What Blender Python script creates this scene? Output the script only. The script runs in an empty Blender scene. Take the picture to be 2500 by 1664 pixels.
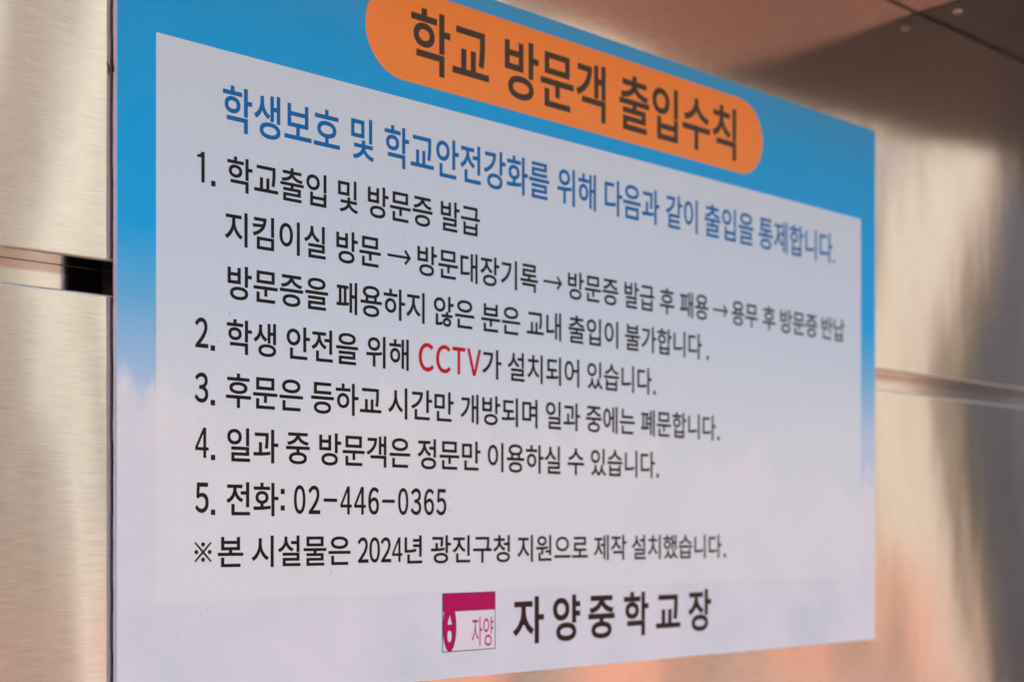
# Close-up of a printed school notice board fixed to a brushed stainless steel wall
import bpy, bmesh, math, random
from mathutils import Vector
from mathutils.geometry import tessellate_polygon
random.seed(7)
R = math.radians
scene = bpy.context.scene
col = scene.collection

# ------------------------------------------------------------------ camera
EYE = 1.55                      # eye height; the wall runs along x, the board front is the plane y = 0
cam = bpy.data.cameras.new('camera')
cam.sensor_width = 36.0
cam.lens = 50.0
cam.shift_y = 0.186             # shift lens: uprights stay upright, horizon low in the frame
cam.clip_start = 0.05
cam.clip_end = 500.0
cam.dof.use_dof = True
cam.dof.focus_distance = 1.115
cam.dof.aperture_fstop = 4.5
cam_o = bpy.data.objects.new('camera', cam)
cam_o.location = (-0.487, -0.937, EYE)
cam_o.rotation_euler = (R(90), 0, R(-42.99))
col.objects.link(cam_o)
scene.camera = cam_o

# ------------------------------------------------------------------ sky and sun
SUN_EL, SUN_AZ = 48.0, -25.0      # sun stands behind the steel wall (towards +y), board in open shade
w = bpy.data.worlds.new('World')
scene.world = w
w.use_nodes = True
nt = w.node_tree
sky = nt.nodes.new('ShaderNodeTexSky')
sky.sky_type = 'NISHITA'
sky.sun_disc = False
sky.sun_elevation = R(SUN_EL)
sky.sun_rotation = R(SUN_AZ)
sky.air_density = 1.0
sky.dust_density = 2.0
sky.ozone_density = 1.0
nt.links.new(sky.outputs[0], nt.nodes['Background'].inputs[0])
nt.nodes['Background'].inputs[1].default_value = 0.15
sun = bpy.data.lights.new('sun', 'SUN')
sun.energy = 0.9
sun.angle = R(12)
sun.color = (1.0, 0.93, 0.83)
sun_o = bpy.data.objects.new('sun', sun)
d = Vector((math.sin(R(SUN_AZ)) * math.cos(R(SUN_EL)), math.cos(R(SUN_AZ)) * math.cos(R(SUN_EL)), math.sin(R(SUN_EL))))
sun_o.rotation_euler = d.to_track_quat('Z', 'Y').to_euler()
sun_o.location = (0, 6, 8)
col.objects.link(sun_o)
scene.view_settings.view_transform = 'Standard'
scene.view_settings.look = 'None'
scene.view_settings.exposure = 2.20
scene.view_settings.gamma = 1.0

# ------------------------------------------------------------------ helpers
def tag(o, label=None, cat=None, group=None, kind=None):
    if label: o['label'] = label
    if cat: o['category'] = cat
    if group: o['group'] = group
    if kind: o['kind'] = kind
    return o

def empty(name, loc=(0, 0, 0)):
    o = bpy.data.objects.new(name, None)
    o.location = loc
    o.empty_display_size = 0.1
    col.objects.link(o)
    return o

def link_bm(name, bm, mat, parent=None, smooth=False, loc=(0, 0, 0)):
    me = bpy.data.meshes.new(name)
    bm.to_mesh(me)
    bm.free()
    if smooth:
        for p in me.polygons: p.use_smooth = True
    me.materials.append(mat)
    o = bpy.data.objects.new(name, me)
    o.location = loc
    if parent: o.parent = parent
    col.objects.link(o)
    return o

def box(bm, x0, x1, y0, y1, z0, z1, bevel=0.0, seg=3):
    r = bmesh.ops.create_cube(bm, size=1.0)
    vs = r['verts']
    for v in vs:
        v.co = Vector(((x0 + x1) / 2 + v.co.x * (x1 - x0), (y0 + y1) / 2 + v.co.y * (y1 - y0), (z0 + z1) / 2 + v.co.z * (z1 - z0)))
    if bevel:
        es = list({e for v in vs for e in v.link_edges})
        bmesh.ops.bevel(bm, geom=es, offset=bevel, segments=seg, profile=0.5, affect='EDGES')

def uv_xz(bm):
    uv = bm.loops.layers.uv.new('UVMap')
    for f in bm.faces:
        for l in f.loops: l[uv].uv = (l.vert.co.x, l.vert.co.z)

def uv_xy(bm):
    uv = bm.loops.layers.uv.new('UVMap')
    for f in bm.faces:
        for l in f.loops: l[uv].uv = (l.vert.co.x, l.vert.co.y)

def ngon(bm, pts, y):
    """flat outline in board millimetres (x from the left edge, z from the bottom edge), facing -y"""
    vs = [bm.verts.new((px / 1000, y, pz / 1000)) for px, pz in pts]
    f = bm.faces.new(vs)
    f.normal_update()
    if f.normal.y > 0: f.normal_flip()
    return f

def ring(bm, pts, y, wd):
    """closed line of width wd (mm) along pts"""
    n = len(pts)
    out, inn = [], []
    for i in range(n):
        a, b, c = Vector(pts[i - 1]), Vector(pts[i]), Vector(pts[(i + 1) % n])
        d1, d2 = (b - a).normalized(), (c - b).normalized()
        n1, n2 = Vector((-d1.y, d1.x)), Vector((-d2.y, d2.x))
        m = (n1 + n2).normalized()
        k = min(2.5, 1 / max(0.3, m.dot(n1))) * wd / 2
        out.append(b + m * k); inn.append(b - m * k)
    vo = [bm.verts.new((p.x / 1000, y, p.y / 1000)) for p in out]
    vi = [bm.verts.new((p.x / 1000, y, p.y / 1000)) for p in inn]
    for i in range(n):
        j = (i + 1) % n
        f = bm.faces.new((vo[i], vo[j], vi[j], vi[i]))
        f.normal_update()
        if f.normal.y > 0: f.normal_flip()

class NT:
    def __init__(s, name):
        s.m = bpy.data.materials.new(name)
        s.m.use_nodes = True
        s.t = s.m.node_tree
        s.b = s.t.nodes['Principled BSDF']
    def n(s, typ, **kw):
        nd = s.t.nodes.new(typ)
        for k, v in kw.items(): setattr(nd, k, v)
        return nd
    def l(s, a, b): s.t.links.new(a, b)
    def val(s, sock, v):
        if hasattr(v, 'is_output'): s.l(v, sock)
        else: sock.default_value = v
    def math(s, op, a, b=0.0, c=None, clamp=False):
        nd = s.n('ShaderNodeMath', operation=op, use_clamp=clamp)
        s.val(nd.inputs[0], a); s.val(nd.inputs[1], b)
        if c is not None: s.val(nd.inputs[2], c)
        return nd.outputs[0]
    def mix(s, f, a, b, blend='MIX'):
        nd = s.n('ShaderNodeMix', data_type='RGBA', blend_type=blend)
        s.val(nd.inputs[0], f)
        for i, v in ((6, a), (7, b)):
            if hasattr(v, 'is_output'): s.l(v, nd.inputs[i])
            else: nd.inputs[i].default_value = (*v, 1)
        return nd.outputs[2]
    def ramp(s, f, stops, interp='LINEAR'):
        nd = s.n('ShaderNodeValToRGB')
        nd.color_ramp.interpolation = interp
        e = nd.color_ramp.elements
        while len(e) > 1: e.remove(e[-1])
        e[0].position = stops[0][0]; e[0].color = (*stops[0][1], 1)
        for p, c in stops[1:]:
            q = e.new(p); q.color = (*c, 1)
        s.l(f, nd.inputs[0])
        return nd.outputs[0]
    def noise(s, vec, scale, detail=3.0, rough=0.5):
        nd = s.n('ShaderNodeTexNoise')
        nd.inputs['Scale'].default_value = scale
        nd.inputs['Detail'].default_value = detail
        nd.inputs['Roughness'].default_value = rough
        s.l(vec, nd.inputs['Vector'])
        return nd.outputs[0]
    def mapped(s, vec, scale=(1, 1, 1), loc=(0, 0, 0), rot=(0, 0, 0)):
        nd = s.n('ShaderNodeMapping')
        nd.inputs['Scale'].default_value = scale
        nd.inputs['Location'].default_value = loc
        nd.inputs['Rotation'].default_value = rot
        s.l(vec, nd.inputs[0])
        return nd.outputs[0]
    def coord(s):
        return s.n('ShaderNodeTexCoord').outputs['Object']

def g(v):
    """0-255 display value to linear"""
    return tuple(((c / 255 + 0.055) / 1.055) ** 2.4 if c > 10 else c / 255 / 12.92 for c in v)

# ------------------------------------------------------------------ materials
def steel(name, base=(0.62, 0.585, 0.53), rough=0.105, aniso=0.86, twist=True, brush=1.0):
    k = NT(name)
    co = k.coord()
    xyz = k.n('ShaderNodeSeparateXYZ'); k.l(co, xyz.inputs[0])
    X, Y, Z = xyz.outputs
    streak = k.noise(k.mapped(co, (42, 42, 760)), 1.0, 4, 0.65)
    blot = k.noise(k.mapped(co, (5, 5, 9)), 1.0, 4, 0.6)
    k.l(k.mix(k.math('MULTIPLY_ADD', streak, 2.6, -0.8, clamp=True), tuple(c * 0.86 for c in base), tuple(min(1, c * 1.08) for c in base)), k.b.inputs['Base Color'])
    k.b.inputs['Metallic'].default_value = 1.0
    r = k.math('ADD', k.math('MULTIPLY_ADD', streak, 0.05, rough - 0.025), k.math('MULTIPLY_ADD', blot, 0.04, -0.02))
    k.l(r, k.b.inputs['Roughness'])
    k.b.inputs['Anisotropic'].default_value = aniso
    k.b.inputs['Anisotropic Rotation'].default_value = 0.25
    tg = k.n('ShaderNodeTangent', direction_type='UV_MAP')
    k.l(tg.outputs[0], k.b.inputs['Tangent'])
    # fine brushing
    b1 = k.n('ShaderNodeBump')
    b1.inputs['Strength'].default_value = 1.0
    b1.inputs['Distance'].default_value = 0.000022 * brush
    k.l(streak, b1.inputs['Height'])
    last = b1
    if twist:
        # the sheets are not dead flat: they twist away from the joint and carry long shallow buckles
        dz = k.math('SUBTRACT', Z, 1.732)
        up = k.math('MULTIPLY', k.math('MAXIMUM', dz, 0.0), 0.095)
        dn = k.math('MULTIPLY', k.math('MAXIMUM', k.math('MULTIPLY', dz, -1.0), 0.0), 0.055)
        cc = k.math('ADD', up, dn)
        ph = k.math('MULTIPLY_ADD', X, 5.236, 0.26)
        gx = k.math('MULTIPLY', k.math('SINE', ph), 0.19)
        h = k.math('MULTIPLY', cc, gx)
        wv = k.noise(k.mapped(co, (1.0, 1.0, 0.42), rot=(0, 0.25, 0)), 7.0, 1.5, 0.4)
        h = k.math('MULTIPLY_ADD', wv, 0.0009, h)
        wv2 = k.noise(k.mapped(co, (1.0, 1.0, 0.35), loc=(3, 0, 1)), 23.0, 1.0, 0.4)
        h = k.math('MULTIPLY_ADD', wv2, 0.00012, h)
        b2 = k.n('ShaderNodeBump')
        b2.inputs['Strength'].default_value = 1.0
        b2.inputs['Distance'].default_value = 1.0
        k.l(h, b2.inputs['Height'])
        k.l(b2.outputs[0], b1.inputs['Normal'])
    k.l(last.outputs[0], k.b.inputs['Normal'])
    return k.m

def matte(name, a, b=None, rough=0.8, scale=6.0, spec=0.3, bump=0.0):
    k = NT(name)
    co = k.coord()
    b = b or tuple(c * 0.8 for c in a)
    n1 = k.noise(co, scale, 5, 0.6)
    k.l(k.mix(n1, b, a), k.b.inputs['Base Color'])
    k.b.inputs['Roughness'].default_value = rough
    k.b.inputs['Specular IOR Level'].default_value = spec
    if bump:
        bp = k.n('ShaderNodeBump'); bp.inputs['Distance'].default_value = bump
        k.l(k.noise(co, scale * 8, 4), bp.inputs['Height']); k.l(bp.outputs[0], k.b.inputs['Normal'])
    return k.m

INK_R = 0.40
def finish_print(k, colour, dust=1.0):
    """specks of dust on the laminate, satin sheen"""
    co = k.coord()
    vo = k.n('ShaderNodeTexVoronoi'); vo.inputs['Scale'].default_value = 95.0
    k.l(co, vo.inputs['Vector'])
    sep = k.n('ShaderNodeSeparateColor'); k.l(vo.outputs['Color'], sep.inputs[0])
    rad = k.math('MULTIPLY', sep.outputs[1], 0.048)
    dot = k.math('LESS_THAN', vo.outputs['Distance'], rad)
    clus = k.math('GREATER_THAN', k.noise(co, 11.0, 2), 0.44)
    keep = k.math('GREATER_THAN', sep.outputs[0], 0.45)
    m = k.math('MULTIPLY', k.math('MULTIPLY', dot, keep), clus)
    m = k.math('MULTIPLY', m, k.math('MULTIPLY_ADD', sep.outputs[2], 0.5, 0.35))
    haze = k.noise(co, 19.0, 6, 0.65)
    c = k.mix(k.math('MULTIPLY_ADD', haze, 0.06 * dust, -0.018 * dust, clamp=True), colour, (0.42, 0.40, 0.37))
    c = k.mix(m, c, (0.07, 0.055, 0.045))
    k.l(c, k.b.inputs['Base Color'])
    k.l(k.math('MULTIPLY_ADD', haze, 0.10, INK_R - 0.05), k.b.inputs['Roughness'])
    k.b.inputs['Specular IOR Level'].default_value = 0.13
    bp = k.n('ShaderNodeBump'); bp.inputs['Distance'].default_value = 0.00002
    k.l(k.noise(co, 900.0, 2), bp.inputs['Height']); k.l(bp.outputs[0], k.b.inputs['Normal'])
    return k.m

def sky_print(k):
    """printed photograph of a blue sky with clouds rising from the lower half"""
    co = k.coord()
    xyz = k.n('ShaderNodeSeparateXYZ'); k.l(co, xyz.inputs[0])
    X, _, Z = xyz.outputs
    zz = k.math('DIVIDE', Z, 0.6)
    wob = k.noise(k.mapped(co, (1, 1, 1.6)), 4.5, 3)
    z2 = k.math('ADD', k.math('ADD', zz, k.math('MULTIPLY_ADD', wob, 0.07, -0.035)), k.math('MULTIPLY', X, -0.035))
    base = k.ramp(z2, [(0.0, (0.60, 0.68, 0.76)), (0.36, (0.50, 0.64, 0.77)), (0.43, (0.30, 0.55, 0.76)), (0.50, (0.12, 0.47, 0.74)),
                       (0.585, (0.004, 0.39, 0.76)), (0.72, (0.0, 0.37, 0.74)), (0.88, (0.01, 0.345, 0.72)), (1.0, (0.06, 0.335, 0.68))])
    fluff = k.noise(k.mapped(co, (1.0, 1.0, 0.55)), 17.0, 5, 0.55)
    big = k.noise(k.mapped(co, (1, 1, 1), loc=(4, 0, 2)), 5.0, 2, 0.5)
    topz = k.math('ADD', k.math('MULTIPLY_ADD', fluff, 0.26, 0.20), k.math('MULTIPLY_ADD', big, 0.20, -0.085))
    topz = k.math('ADD', topz, k.math('MULTIPLY_ADD', X, -0.06, 0.055))
    cl = k.math('MULTIPLY', k.math('SUBTRACT', topz, zz), 28.0, clamp=True)
    shade = k.noise(k.mapped(co, (1, 1, 1.2), loc=(1, 0, 9)), 9.0, 4, 0.55)
    cc = k.ramp(shade, [(0.34, (0.63, 0.70, 0.72)), (0.46, (0.69, 0.74, 0.755)), (0.60, (0.755, 0.765, 0.785))])
    return k.mix(cl, base, cc)

def m_sky():
    k = NT('sky_print'); return finish_print(k, sky_print(k))
def m_panel():
    k = NT('veil_print')
    c = k.mix(0.74, sky_print(k), (0.75, 0.80, 0.76))
    return finish_print(k, c)
def m_ink(name, c):
    k = NT(name); return finish_print(k, k.mix(0.0, c, c), 0.5)

M_SKY, M_PANEL = m_sky(), m_panel()
M_ORANGE = m_ink('orange_ink', (0.83, 0.26, 0.05))
M_BLACK = m_ink('black_ink', (0.010, 0.008, 0.007))
M_BLACK_REFL = m_ink('black_ink_red_reflection', (0.034, 0.012, 0.010))  # black lettering with the red ground's reflection put into its colour
M_TITLE = m_ink('title_ink', (0.052, 0.040, 0.024))
M_BLUE = m_ink('blue_ink', (0.0, 0.135, 0.385))
M_RED = m_ink('red_ink', (0.50, 0.002, 0.012))
M_PINK = m_ink('magenta_ink', (0.47, 0.0, 0.10))
M_LINE = m_ink('line_ink', (0.012, 0.012, 0.035))
M_WHITE = m_ink('white_ink', (0.76, 0.755, 0.76))
M_BOARD = matte('foam_board', (0.66, 0.64, 0.72), (0.52, 0.50, 0.58), 0.6, 220.0, 0.4, 0.0002)
M_STEEL = steel('brushed_steel')
M_CHANNEL = steel('channel_steel', (0.60, 0.55, 0.49), 0.10, 0.5, False, 0.4)
M_FOLD = steel('worn_fold', (0.66, 0.62, 0.55), 0.55, 0.0, False, 0.3)
M_SOFFIT_RED_REFL = steel('soffit_red_reflection', (0.46, 0.27, 0.20), 0.24, 0.5, False, 1.0)  # plain steel; the red paving it would mirror is put into the base colour
M_SOFFIT_DARK_REFL = steel('soffit_dark_reflection', (0.065, 0.045, 0.036), 0.38, 0.3, False, 1.0)  # same steel, the shade it would mirror painted in as near-black
M_DARK = matte('dark_gap', (0.02, 0.018, 0.017))

# ------------------------------------------------------------------ setting: ground
def m_paving():
    k = NT('brick_paving')
    co = k.coord()
    br = k.n('ShaderNodeTexBrick')
    br.inputs['Scale'].default_value = 5.0
    br.inputs['Color1'].default_value = (0.36, 0.215, 0.165, 1)
    br.inputs['Color2'].default_value = (0.30, 0.185, 0.145, 1)
    br.inputs['Mortar'].default_value = (0.30, 0.24, 0.20, 1)
    br.inputs['Mortar Size'].default_value = 0.012
    k.l(co, br.inputs['Vector'])
    k.l(k.mix(k.noise(co, 0.8, 5), br.outputs[0], (0.33, 0.225, 0.18)), k.b.inputs['Base Color'])
    k.b.inputs['Roughness'].default_value = 0.85
    return k.m
bm = bmesh.new()
bmesh.ops.create_grid(bm, x_segments=1, y_segments=1, size=200)
pav = link_bm('pavement', bm, m_paving())
tag(pav, 'red brick pavement, showing only as the warm glow in the steel', kind='structure')

# ------------------------------------------------------------------ steel wall
PANEL_Y, BACK_Y = 0.0080, 0.0445
wall = tag(empty('steel_wall', (0, PANEL_Y, 0)), 'brushed stainless steel wall of wide horizontal panels behind the notice board', 'wall')
def panel(z0, z1):
    bm = bmesh.new()
    box(bm, -1.7, 3.9, 0, BACK_Y - PANEL_Y, z0, z1, 0.0018, 3)
    uv_xz(bm)
    o = link_bm('steel_panel', bm, M_STEEL, wall)
    o.data.materials.append(M_FOLD)                 # the folded lip is worn duller than the brushed face
    for p in o.data.polygons:
        if max(abs(c) for c in p.normal) < 0.995: p.material_index = 1
    return o
panel(1.744, 2.1900)
panel(1.28, 1.7200)
panel(0.82, 1.256)
panel(0.10, 0.796)
bm = bmesh.new()
box(bm, -1.7, 3.9, BACK_Y - PANEL_Y + 0.0002, BACK_Y - PANEL_Y + 0.003, 0.1, 2.188)
uv_xz(bm)
link_bm('joint_channel', bm, M_CHANNEL, wall)
bm = bmesh.new()
r = bmesh.ops.create_uvsphere(bm, u_segments=24, v_segments=12, radius=0.006)
for v in r['verts']: v.co = Vector((v.co.x, v.co.y, v.co.z * 0.45))
uv_xz(bm)
RIVET = bm
bm = bmesh.new()
box(bm, -1.7, 3.9, 0.041, 2.4, 0.0, 2.18)
tag(link_bm('hut_body', bm, matte('hut_render', (0.45, 0.42, 0.38)), wall))

# ------------------------------------------------------------------ canopy overhead (reflected in the upper panels)
CAN_D = 0.305
can = tag(empty('canopy', (0, 0, 2.191)), 'steel canopy jutting out over the wall, its underside dark at the upper right', 'canopy')
for x0, x1, sm in ((-2.2, -0.6, M_SOFFIT_RED_REFL), (-0.6, 1.078, M_SOFFIT_RED_REFL), (1.078, 2.6, M_SOFFIT_DARK_REFL), (2.6, 4.1, M_SOFFIT_DARK_REFL)):
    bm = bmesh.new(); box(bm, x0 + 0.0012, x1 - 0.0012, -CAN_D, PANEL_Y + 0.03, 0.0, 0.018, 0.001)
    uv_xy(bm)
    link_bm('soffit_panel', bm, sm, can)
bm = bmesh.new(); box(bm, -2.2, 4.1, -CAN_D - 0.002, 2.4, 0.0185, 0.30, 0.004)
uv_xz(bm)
link_bm('fascia', bm, M_SOFFIT_RED_REFL, can)
o = link_bm('rivet', RIVET, M_CHANNEL, can, True); o.location = (1.108, -0.030, -0.0008)

# ------------------------------------------------------------------ what the steel mirrors: a sunlit school building and gate pillars
bld = tag(empty('school_building', (10, -7, 0)), 'sunlit beige school building with red brick base, mirrored softly in the steel', 'building')
bm = bmesh.new(); box(bm, -26, -3.0, -8, 0, 1.25, 5.8)
link_bm('wall', bm, matte('grey_render', (0.47, 0.465, 0.40), (0.41, 0.405, 0.35), 0.9, 0.9), bld)
bm = bmesh.new(); box(bm, -26, -3.01, 0.001, 0.03, 1.252, 2.9)
link_bm('dado', bm, matte('dado_render', (0.25, 0.23, 0.19), (0.20, 0.185, 0.15), 0.9, 1.5), bld)
bm = bmesh.new(); box(bm, -2.998, 26, -8, 0.02, 1.25, 5.8)
link_bm('wall', bm, matte('beige_render', (0.49, 0.445, 0.365), (0.42, 0.38, 0.31), 0.9, 0.9), bld)
bm = bmesh.new(); box(bm, -26.02, 26.02, -8, 0.06, 0.0, 1.25)
link_bm('brick_base', bm, matte('brick_red', (0.49, 0.24, 0.175), (0.42, 0.205, 0.15), 0.9, 1.5), bld)
M_WIN = matte('window_brown', (0.17, 0.13, 0.12), (0.12, 0.10, 0.10), 0.4, 2.0)
M_PIL = matte('pilaster_pale', (0.80, 0.76, 0.68), (0.74, 0.70, 0.62), 0.9, 2.0)
M_FRM = matte('window_frame', (0.55, 0.36, 0.24))
for x in [-24, -20.5, -17, -13.5, -10, -4.6, -1.6, 0.55, 5.6, 8.4, 11.2, 14, 17.5, 21]:
    wd = 0.42
    bm = bmesh.new(); box(bm, x - wd / 2, x + wd / 2, 0.021, 0.05, 2.0, 4.9, 0.01)
    fr = link_bm('window', bm, M_WIN, bld)
    bm = bmesh.new(); box(bm, x - wd / 2 - 0.07, x - wd / 2, 0.021, 0.10, 1.85, 5.05); box(bm, x + wd / 2, x + wd / 2 + 0.07, 0.021, 0.10, 1.85, 5.05)
    link_bm('window_frame', bm, M_FRM, fr)
M_P1 = matte('post_mauve', (0.10, 0.070, 0.068)); M_P2 = matte('post_tan', (0.42, 0.19, 0.08)); M_P3 = matte('post_olive', (0.20, 0.185, 0.055))
M_P4 = matte('post_pale', (0.58, 0.56, 0.50)); M_P5 = matte('post_grey', (0.24, 0.20, 0.17))
for x, wd, m in ((2.62, 0.26, M_P1), (2.30, 0.12, M_P2), (3.60, 0.14, M_P3), (3.16, 0.50, M_P4), (2.15, 0.16, M_P4), (-0.35, 0.5, M_P5), (1.05, 0.22, M_P5), (2.95, 0.10, M_P3), (-2.6, 0.6, M_P5),
                 (-7.28, 0.20, M_P5), (-6.93, 0.16, M_P4), (-6.48, 0.20, M_P4), (-5.2, 0.3, M_P5)):
    bm = bmesh.new(); box(bm, x - wd / 2, x + wd / 2, 0.032, 0.30, 0.0, 5.8, 0.01)
    link_bm('pilaster', bm, m, bld)

side = tag(empty('added_bounce_building', (13, 0, 0)), 'unseen cream building added beyond the right end of the wall to brighten the folded steel edges', 'building')
bm = bmesh.new(); box(bm, 0, 8, -3.5, 9, 0, 12.0)  # unseen block, added so the folds mirror cream instead of blue sky
link_bm('wall', bm, matte('cream_render', (0.78, 0.70, 0.56), (0.72, 0.64, 0.51), 0.9, 0.8), side)
for zz in (2.0, 5.0, 8.0):
    for yy in (-2.0, 1.5, 5.0):
        bm = bmesh.new(); box(bm, -0.03, -0.002, yy - 0.6, yy + 0.6, zz, zz + 1.4, 0.008)
        link_bm('window', bm, M_WIN, side)

def pillar(x, y, wd, hh, mat, label):
    t = tag(empty('gate_pillar', (x, y, 0)), label, 'pillar')
    bm = bmesh.new(); box(bm, -wd / 2, wd / 2, -0.15, 0.15, 0.0, hh, 0.01)
    link_bm('shaft', bm, mat, t)
    bm = bmesh.new(); box(bm, -wd / 2 - 0.04, wd / 2 + 0.04, -0.19, 0.19, hh + 0.001, hh + 0.09, 0.01)
    link_bm('cap', bm, mat, t)
pillar(5.46, -2.0, 0.95, 3.0, matte('grey_granite', (0.085, 0.085, 0.092), (0.055, 0.052, 0.056), 0.6, 3.0), 'wide dark grey gate pillar mirrored at the right edge of the steel')

# ------------------------------------------------------------------ the notice board
BZ = EYE - 0.2115 * 0.6
W, H, T = 0.9733, 0.6, 0.0055
board = tag(empty('notice_board', (0, 0, BZ)), 'visitor notice with blue sky print and orange title banner fixed to the steel wall', 'sign')

def side_xs(n, amp):
    o, v = [], 0.0
    for i in range(n + 1):
        v = v * 0.8 + random.uniform(-amp, amp)
        o.append(v)
    return o
bm = bmesh.new()
N = 220
jf, jb = side_xs(N, 0.00006), side_xs(N, 0.00012)
L = [(bm.verts.new((jf[i] if 0 < i < N else 0, 0, H * i / N)), bm.verts.new((jb[i] if 0 < i < N else 0, T, H * i / N))) for i in range(N + 1)]
RR = [(bm.verts.new((W, 0, H * i / N)), bm.verts.new((W, T, H * i / N))) for i in range(N + 1)]
for i in range(N):
    bm.faces.new((L[i][0], L[i + 1][0], L[i + 1][1], L[i][1]))
    bm.faces.new((RR[i][0], RR[i][1], RR[i + 1][1], RR[i + 1][0]))
    bm.faces.new((L[i][0], RR[i][0], RR[i + 1][0], L[i + 1][0]))
    bm.faces.new((L[i][1], L[i + 1][1], RR[i + 1][1], RR[i][1]))
bm.faces.new((L[0][0], L[0][1], RR[0][1], RR[0][0]))
bm.faces.new((L[N][0], RR[N][0], RR[N][1], L[N][1]))
bmesh.ops.recalc_face_normals(bm, faces=bm.faces)
link_bm('backing_board', bm, M_BOARD, board)
for (x0, x1) in ((0.0015, 0.03), (0.47, 0.50), (0.943, 0.9718)):
    bm = bmesh.new(); box(bm, x0, x1, T + 0.0001, PANEL_Y - 0.00005, 0.002, H - 0.002)
    tag(link_bm('mounting_tape', bm, M_DARK, board))
# a curl of black adhesive squeezed out of the gap
bm = bmesh.new()
pr = None
for i in range(13):
    t = i / 12
    c = Vector((-0.0022 + 0.0012 * math.sin(t * 2.2) + 0.0008 * t, 0.0050 - 0.0010 * t, 0.4660 - 0.0100 * t))
    rr = 0.00045 * (0.35 + math.sin(math.pi * t))
    ringv = [bm.verts.new(c + Vector((math.cos(a) * rr, math.sin(a) * rr, 0))) for a in [math.tau * q / 8 for q in range(8)]]
    if pr:
        for q in range(8): bm.faces.new((pr[q], pr[(q + 1) % 8], ringv[(q + 1) % 8], ringv[q]))
    pr = ringv
link_bm('adhesive_curl', bm, M_DARK, board, True)

Y1, Y2, Y3, Y4 = -0.00012, -0.00022, -0.00032, -0.00042
bm = bmesh.new(); ngon(bm, [(0.15, 0.1), (W * 1000 - 0.1, 0.1), (W * 1000 - 0.1, 599.9), (0.15, 599.9)], Y1)
link_bm('sky_picture', bm, M_SKY, board)
bm = bmesh.new(); ngon(bm, [(31.0, 75.0), (943.0, 75.0), (943.0, 491.3), (31.0, 491.3)], Y2)
link_bm('text_panel', bm, M_PANEL, board)
bm = bmesh.new()
cx0, cx1, cz, rr = 221.6 + 39.6, 755.3 - 39.6, 545.6, 39.6
pts = [(cx0 + rr * math.cos(a), cz + rr * math.sin(a)) for a in [R(90 + 180 * i / 40) for i in range(41)]]
pts += [(cx1 + rr * math.cos(a), cz + rr * math.sin(a)) for a in [R(-90 + 180 * i / 40) for i in range(41)]]
ngon(bm, pts, Y2)
banner = link_bm('title_banner', bm, M_ORANGE, board)

# ---- lettering: (baseline mm, em mm, stroke thickening mm, [(word, left mm, right mm)])
LINES = {}
LINES['T'] = (521.99, 59.97, 0.92, [('학교', 269.81, 358.31), ('방문객', 377.4, 508.94), ('출입수칙', 528.41, 709.5)])
LINES['L0'] = (434.24, 38.12, 0.48, [('학생보호', 86.95, 195.84), ('및', 207.03, 230.25), ('학교안전강화를', 241.39, 433.32), ('위해', 443.55, 495.58), ('다음과', 507.62, 587.14), ('같이', 596.83, 646.44), ('출입을', 657.35, 739.55), ('통제합니다', 748.27, 885.63), ('.', 886.11, 893.9)])
LINES['L1'] = (388.2, 29.2, 0.38, [('1', 64.88, 71.35), ('.', 76.86, 80.67), ('학교출입', 90.77, 182.59), ('및', 193.89, 213.91), ('방문증', 224.04, 293.28), ('발급', 302.35, 347.6)])
LINES['L2'] = (346.71, 29.02, 0.38, [('지킴이실', 88.77, 181.79), ('방문', 192.22, 237.49), ('→', 244.44, 269.68), ('방문대장기록', 276.49, 418.71), ('→', 425.57, 450.11), ('방문증', 457.52, 526.67), ('발급', 535.62, 579.45), ('후', 587.39, 609.88), ('패용', 618.51, 663.57), ('→', 670.9, 695.39), ('용무', 702.04, 746.84), ('후', 755.61, 777.93), ('방문증', 786.8, 856.1), ('반납', 864.17, 909.13)])
LINES['L3'] = (305.72, 28.96, 0.38, [('방문증을', 91.06, 184.11), ('패용하지', 192.22, 284.58), ('않은', 294.6, 341.0), ('분은', 349.01, 396.47), ('교내', 404.41, 448.71), ('출입이', 458.18, 526.67), ('불가합니다', 536.44, 653.13), ('.', 659.26, 664.04)])
LINES['L4'] = (264.47, 29.09, 0.38, [('2', 63.11, 74.4), ('.', 76.36, 80.24), ('학생', 90.34, 134.8), ('안전을', 144.39, 214.12), ('위해', 222.27, 267.24), ('CCTV', 278.01, 349.01), ('가', 350.32, 373.36), ('설치되어', 380.8, 472.8), ('있습니다', 483.62, 575.53), ('.', 577.85, 581.17)])
LINES['L5'] = (223.46, 28.86, 0.38, [('3', 62.8, 74.4), ('.', 76.36, 80.24), ('후문은', 89.59, 159.93), ('등하교', 167.65, 238.04), ('시간만', 245.18, 317.15), ('개방되며', 324.96, 418.13), ('일과', 428.67, 474.07), ('중에는', 481.73, 550.72), ('폐문합니다', 559.4, 675.6), ('.', 677.95, 681.66)])
LINES['L6'] = (182.23, 28.93, 0.38, [('4', 63.22, 74.71), ('.', 76.61, 80.38), ('일과', 90.7, 136.77), ('중', 143.89, 166.39), ('방문객은', 175.52, 268.83), ('정문만', 276.72, 348.38), ('이용하실', 356.79, 447.85), ('수', 457.2, 479.28), ('있습니다', 488.38, 580.37), ('.', 582.58, 585.72)])
LINES['L7'] = (141.08, 28.8, 0.38, [('5', 63.29, 74.71), ('.', 76.68, 80.38), ('전화', 90.09, 136.96), (':', 138.93, 142.71), ('0', 151.31, 162.31), ('2', 165.09, 176.48), ('-', 179.78, 193.08), ('4', 196.25, 207.73), ('4', 210.09, 222.02), ('6', 224.38, 235.61), ('-', 238.82, 252.24), ('0', 255.64, 266.71), ('3', 269.32, 280.84), ('6', 283.67, 294.83), ('5', 297.39, 308.72)])
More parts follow.
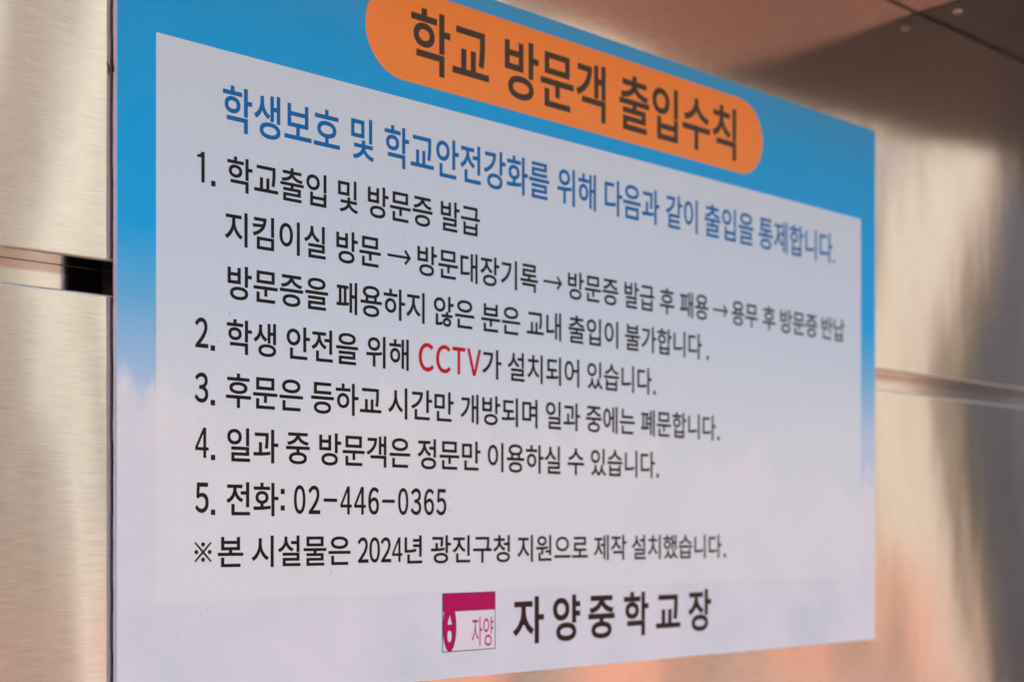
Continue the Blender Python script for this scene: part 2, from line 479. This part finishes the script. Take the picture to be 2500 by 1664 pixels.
LINES['L8'] = (101.61, 26.99, 0.36, [('※', 62.56, 77.28), ('본', 82.54, 104.94), ('시설물은', 112.37, 206.5), ('2024', 213.74, 260.28), ('년', 262.56, 281.87), ('광진구청', 291.37, 383.66), ('지원으로', 392.86, 484.52), ('제작', 492.76, 538.62), ('설치했습니다', 546.07, 685.24), ('.', 687.75, 692.18)])
LINES['L9'] = (28.62, 47.6, 1.0, [('자', 387.69, 426.36), ('양', 438.0, 474.13), ('중', 485.07, 521.78), ('학', 534.85, 571.02), ('교', 581.78, 619.21), ('장', 631.83, 668.37)])


_cache = {}
def glyph_loops(s):
    """closed outline loops of a string set in the built-in typeface, em = 1"""
    if s in _cache: return _cache[s]
    c = bpy.data.curves.new('lettering_outline', 'FONT'); c.body = s
    o = bpy.data.objects.new('lettering_outline', c); col.objects.link(o)
    bpy.context.view_layer.update()
    dg = bpy.context.evaluated_depsgraph_get()
    cu = o.evaluated_get(dg).to_curve(dg)
    loops = []
    for sp in cu.splines:
        pts = []
        bp = sp.bezier_points
        for i in range(len(bp)):
            a, b = bp[i], bp[(i + 1) % len(bp)]
            p0, h0, h1, p1 = (Vector(v[:2]) for v in (a.co, a.handle_right, b.handle_left, b.co))
            d_ = p1 - p0
            if d_.length < 1e-5: continue
            n_ = Vector((-d_.y, d_.x)).normalized()
            if max(abs((h0 - p0).dot(n_)), abs((h1 - p0).dot(n_))) < 0.002: pts.append(p0)
            else:
                for q in range(7):
                    t = q / 7
                    pts.append(p0 * (1 - t) ** 3 + h0 * 3 * t * (1 - t) ** 2 + h1 * 3 * t * t * (1 - t) + p1 * t ** 3)
        cl = []
        for p in pts:
            if not cl or (p - cl[-1]).length > 0.0015: cl.append(p)
        if len(cl) > 2 and (cl[0] - cl[-1]).length < 0.0015: cl.pop()
        if len(cl) > 2: loops.append(cl)
    bpy.data.objects.remove(o); bpy.data.curves.remove(c)
    P = [p for l in loops for p in l]
    _cache[s] = (loops, min(p.x for p in P), max(p.x for p in P), min(p.y for p in P), max(p.y for p in P))
    return _cache[s]

def thicken(loop, off, sgn):
    """parallel outline; points whose edge would turn over (tight inner curves) are dropped"""
    loop = list(loop)
    for _ in range(12):
        q = offset_once(loop, off, sgn)
        n = len(loop)
        bad = [i for i in range(n) if (q[(i + 1) % n] - q[i]).dot(loop[(i + 1) % n] - loop[i]) <= 0]
        if not bad or n - len(bad) < 4: return q
        drop = set()
        for i in bad:
            j = (i + 1) % n
            # keep the sharper of the two corners
            def turn(k):
                a, b = (loop[k] - loop[k - 1]), (loop[(k + 1) % n] - loop[k])
                return abs(a.angle(b)) if a.length and b.length else 0
            k = i if turn(i) < turn(j) else j
            if (k - 1) % n not in drop and (k + 1) % n not in drop: drop.add(k)
        loop = [p for i, p in enumerate(loop) if i not in drop]
    return q

def offset_once(loop, off, sgn):
    out, n = [], len(loop)
    for i in range(n):
        a, b, c = loop[i - 1], loop[i], loop[(i + 1) % n]
        d1, d2 = (b - a).normalized(), (c - b).normalized()
        n1, n2 = Vector((d1.y, -d1.x)) * sgn, Vector((d2.y, -d2.x)) * sgn
        m = n1 + n2
        if m.length < 0.05: m = n1
        m.normalize()
        out.append(b + m * off / max(0.5, m.dot(n1)))
    return out

def put_text(bm, s, x0, x1, base, em, off, y, z0=None, z1=None):
    """outline of s set between x0 and x1 (mm), thickened by off (mm), laid flat at depth y"""
    loops, a0, a1, b0, b1 = glyph_loops(s)
    sx = (x1 - x0 - 2 * off) / (a1 - a0)
    if z0 is not None:
        sz = (z1 - z0 - 2 * off) / (b1 - b0); oz = z0 + off - b0 * sz
    else:
        sz = em - 2 * off / 0.905
        oz = base + off - 0.078 * (em - sz)
    ox = x0 + off - a0 * sx
    sl = [[Vector((p.x * sx + ox, p.y * sz + oz)) for p in l] for l in loops]
    area = sum(sum(l[i - 1].cross(l[i]) for i in range(len(l))) for l in sl)
    sgn = 1 if area > 0 else -1
    sl = [thicken(l, off, sgn) for l in sl]
    # outer contours each with the holes they enclose
    def ar(l): return sum(l[i - 1].cross(l[i]) for i in range(len(l))) * sgn
    def inside(p, l):
        r_ = False
        for i in range(len(l)):
            a, b = l[i - 1], l[i]
            if (a.y > p.y) != (b.y > p.y) and p.x < (b.x - a.x) * (p.y - a.y) / (b.y - a.y) + a.x: r_ = not r_
        return r_
    outer = [l for l in sl if ar(l) > 0]
    holes = [l for l in sl if ar(l) <= 0]
    for ol in outer:
        grp = [ol] + [h for h in holes if inside(h[0], ol)]
        flat = [p for l in grp for p in l]
        tris = tessellate_polygon([[Vector((p.x, p.y, 0)) for p in l] for l in grp])
        vs = [bm.verts.new((p.x / 1000, y, p.y / 1000)) for p in flat]
        for t in tris:
            if len(set(t)) < 3: continue
            f = bm.faces.new([vs[i] for i in t])
            f.normal_update()
            if f.normal.y > 0: f.normal_flip()

def rect(bm, x0, x1, z0, z1, y): ngon(bm, [(x0, z0), (x1, z0), (x1, z1), (x0, z1)], y)

DIG = {'L1': (388.0, 411.0), 'L4': (264.4, 287.0), 'L5': (223.3, 245.9), 'L6': (182.1, 204.8), 'L7': (140.9, 163.7), 'L8': (101.6, 122.6)}
def one(bm, x0, x1, z0, z1, y):
    h = z1 - z0; w_ = x1 - x0; sx = x1 - 0.45 * w_
    pts = [(sx, z0), (x1, z0), (x1, z1), (x1 - 0.36 * w_, z1), (sx - 0.10 * w_, z1 - 0.070 * h), (sx - 0.25 * w_, z1 - 0.10 * h), (x0, z1 - 0.115 * h), (x0, z1 - 0.195 * h), (sx, z1 - 0.195 * h)]
    ngon(bm, pts, y)
def four(bm, x0, x1, z0, z1, y):
    w_, h = x1 - x0, z1 - z0
    s0, s1 = x0 + 0.60 * w_, x0 + 0.82 * w_          # upright
    zb, zt = z0 + 0.245 * h, z0 + 0.355 * h         # crossbar
    Q = [(x0, zb), (x1, zb), (x1, zt), (s1, zt), (s1, z1), (s0, z1), (x0, zt + 0.02 * h)]
    hole = [(x0 + 0.20 * w_, zt), (s0, zt), (s0, z1 - 0.21 * h)]
    for poly in ([(x0, zb), (x1, zb), (x1, zt), (x0, zt)], [(s0, z0), (s1, z0), (s1, zb), (s0, zb)], [(s0, zt), (s1, zt), (s1, z1), (s0, z1)],
                 [(x0, zt), hole[0], hole[2], (s0, z1)]):
        ngon(bm, poly, y)
def arrow(bm, x0, x1, zc, y):
    t, hh = 1.15, 6.6
    hx = x1 - 6.6
    ngon(bm, [(x0, zc - t), (x1 - 3.0, zc - t), (x1 - 3.0, zc + t), (x0, zc + t)], y)
    ngon(bm, [(x1, zc), (hx + 0.9, zc + hh), (hx - 0.9, zc + hh - 1.6), (x1 - 3.1, zc + 0.001)], y)
    ngon(bm, [(x1, zc - 0.002), (hx + 0.9, zc - hh), (hx - 0.9, zc - hh + 1.6), (x1 - 3.1, zc - 0.003)], y)

def wide(s): return ''.join(chr(ord(c) + 0xFEE0) for c in s)
def mark(bm, x0, x1, z0, z1, y):
    cx, cz, a, b, t = (x0 + x1) / 2, (z0 + z1) / 2, (x1 - x0) / 2, (z1 - z0) / 2, 0.95
    p = []
    for sx_, sz_ in ((1, 1), (-1, 1), (-1, -1), (1, -1)):
        e1 = (cx + sx_ * a, cz + sz_ * (b - t)); e2 = (cx + sx_ * (a - t), cz + sz_ * b)
        nx = {(1, 1): (0, t), (-1, 1): (-t, 0), (-1, -1): (0, -t), (1, -1): (t, 0)}[(sx_, sz_)]
        p += ([e1, e2] if sx_ * sz_ > 0 else [e2, e1]) + [(cx + nx[0] * 1.25, cz + nx[1] * 1.25)]
    ngon(bm, p, y)
    for dx, dz in ((0, 0.74), (0, -0.74), (0.77, 0), (-0.77, 0)):
        ngon(bm, [(cx + dx * a + 1.65 * math.cos(R(q)), cz + dz * b + 1.65 * math.sin(R(q))) for q in range(0, 360, 20)], y)

def line_mesh(key, y, span=(0, 1000)):
    base, em, off, words = LINES[key]
    bm = bmesh.new()
    for s, x0, x1 in words:
        if not span[0] <= x0 < span[1]: continue
        if s == '.':
            if x1 - x0 > 4.0 and key != 'L0': x0 = x1 - 4.0
            if key in ('L0', 'L2', 'L3') or (key == 'L8'): x0 += 0.6; x1 = x0 + 3.6
            zb = base - 1.6
            rect(bm, x0, max(x1, x0 + 3.5), zb, zb + 4.1, y)
        elif s == ':':
            rect(bm, x0, x1, 143.4, 147.5, y); rect(bm, x0, x1, 156.3, 160.4, y)
        elif s == '-': rect(bm, x0, x1, 150.9, 153.6, y)
        elif s == '1': one(bm, x0, x1, *DIG[key], y)
        elif s == '→': arrow(bm, x0, x1, base + 10.6, y)
        elif s == '※': mark(bm, x0, x1, 104.0, 119.4, y)
        elif s == 'CCTV':
            for c_, a_, b_ in (('C', 278.01, 294.6), ('C', 297.2, 313.7), ('T', 315.6, 330.4), ('V', 332.6, 349.01)):
                put_text(bm, wide(c_), a_, b_, 0, 0, 0.50, y, 263.3 if c_ == 'C' else 263.6, 287.7 if c_ == 'C' else 287.2)
        elif s == '2024':
            for i_, c_ in enumerate(s):
                q0, q1 = 213.74 + i_ * 11.85, 224.75 + i_ * 11.85
                if c_ == '4': four(bm, q0, q1, 101.6, 122.2, y)
                else: put_text(bm, wide(c_), q0, q1, 0, 0, 0.42, y, 101.4, 122.4)
        elif s == '4': four(bm, x0, x1, *DIG[key], y)
        elif s in '0123456789': put_text(bm, wide(s), x0, x1, 0, 0, 0.46, y, *DIG[key])
        else: put_text(bm, s, x0, x1, base, em, off, y)
    return bm

def lettering(key, mat, label, parent=board, y=Y3, **kw):
    o = link_bm('lettering', line_mesh(key, y, **kw), mat, parent)
    o['label'] = label
    return o
lettering('T', M_TITLE, 'heavy dark brown title lettering on the orange banner', banner)
lettering('L0', M_BLUE, 'blue heading line of Korean lettering under the banner')
lettering('L1', M_BLACK, 'black text line beginning with the number 1')
lettering('L2', M_BLACK, 'longest black text line, with three arrows')
lettering('L3', M_BLACK, 'black text line directly under the line with arrows')
lettering('L4', M_BLACK, 'black start of the second item, left of the red letters', span=(0, 277))
lettering('L4', M_RED, 'red letters CCTV in the middle of the second item', span=(277, 350))
lettering('L4', M_BLACK, 'black end of the second item, right of the red letters', span=(350, 1000))
lettering('L5', M_BLACK, 'black text line beginning with the number 3')
lettering('L6', M_BLACK, 'black text line beginning with the number 4')
lettering('L7', M_BLACK, 'black telephone number line beginning with the number 5')
lettering('L8', M_BLACK, 'black footnote line beginning with a reference mark')
lettering('L9', M_BLACK_REFL, 'large widely spaced signature line at the bottom, red-brown reflection painted into its black')

# ---- school emblem
emb = empty('emblem', (0, 0, 0)); emb.parent = board
x0, x1, z0, z1, zb = 304.4, 365.5, 23.3, 73.5, 58.2
cx, cz, ea, eb = 312.3, 44.6, 7.35, 21.1
bm = bmesh.new(); rect(bm, x0, x1, z0, z1, Y3 + 0.00005); link_bm('emblem_ground', bm, M_WHITE, emb)
bm = bmesh.new()
th0 = math.asin((zb - cz) / eb)
arc = [(cx + ea * math.cos(a), cz + eb * math.sin(a)) for a in [math.pi - th0 + (math.pi + 2 * th0) * i / 60 for i in range(61)]]
outline = [(x0, z1), (x0, zb)] + arc + [(x1, zb), (x1, z1)]
ngon(bm, outline, Y3)
link_bm('emblem_shape', bm, M_PINK, emb)
bm = bmesh.new()
tri = [(312.4, 55.7), (309.5, 46.4), (315.3, 46.4)]
ell = [(312.15 + 2.75 * math.cos(R(a)), 36.6 + 5.4 * math.sin(R(a))) for a in range(0, 360, 10)]
ngon(bm, tri, Y4); ngon(bm, ell, Y4)
link_bm('emblem_opening', bm, M_WHITE, emb)
bm = bmesh.new()
YL = Y4 - 0.00005
ring(bm, tri, YL, 0.5); ring(bm, ell, YL, 0.5)
ring(bm, outline, YL, 0.6)
ring(bm, [(x0, z0), (x1, z0), (x1, z1 + 0.01), (x0, z1 + 0.01)], YL - 0.00003, 0.62)
link_bm('emblem_outline', bm, M_LINE, emb)
bm = bmesh.new()
put_text(bm, '자', 338.0, 350.3, 0, 0, 0.02, Y3, 26.4, 52.0)
put_text(bm, '양', 351.6, 363.4, 0, 0, 0.02, Y3, 26.0, 51.9)
o = link_bm('lettering', bm, M_PINK, emb); o['label'] = 'small thin magenta lettering inside the emblem'
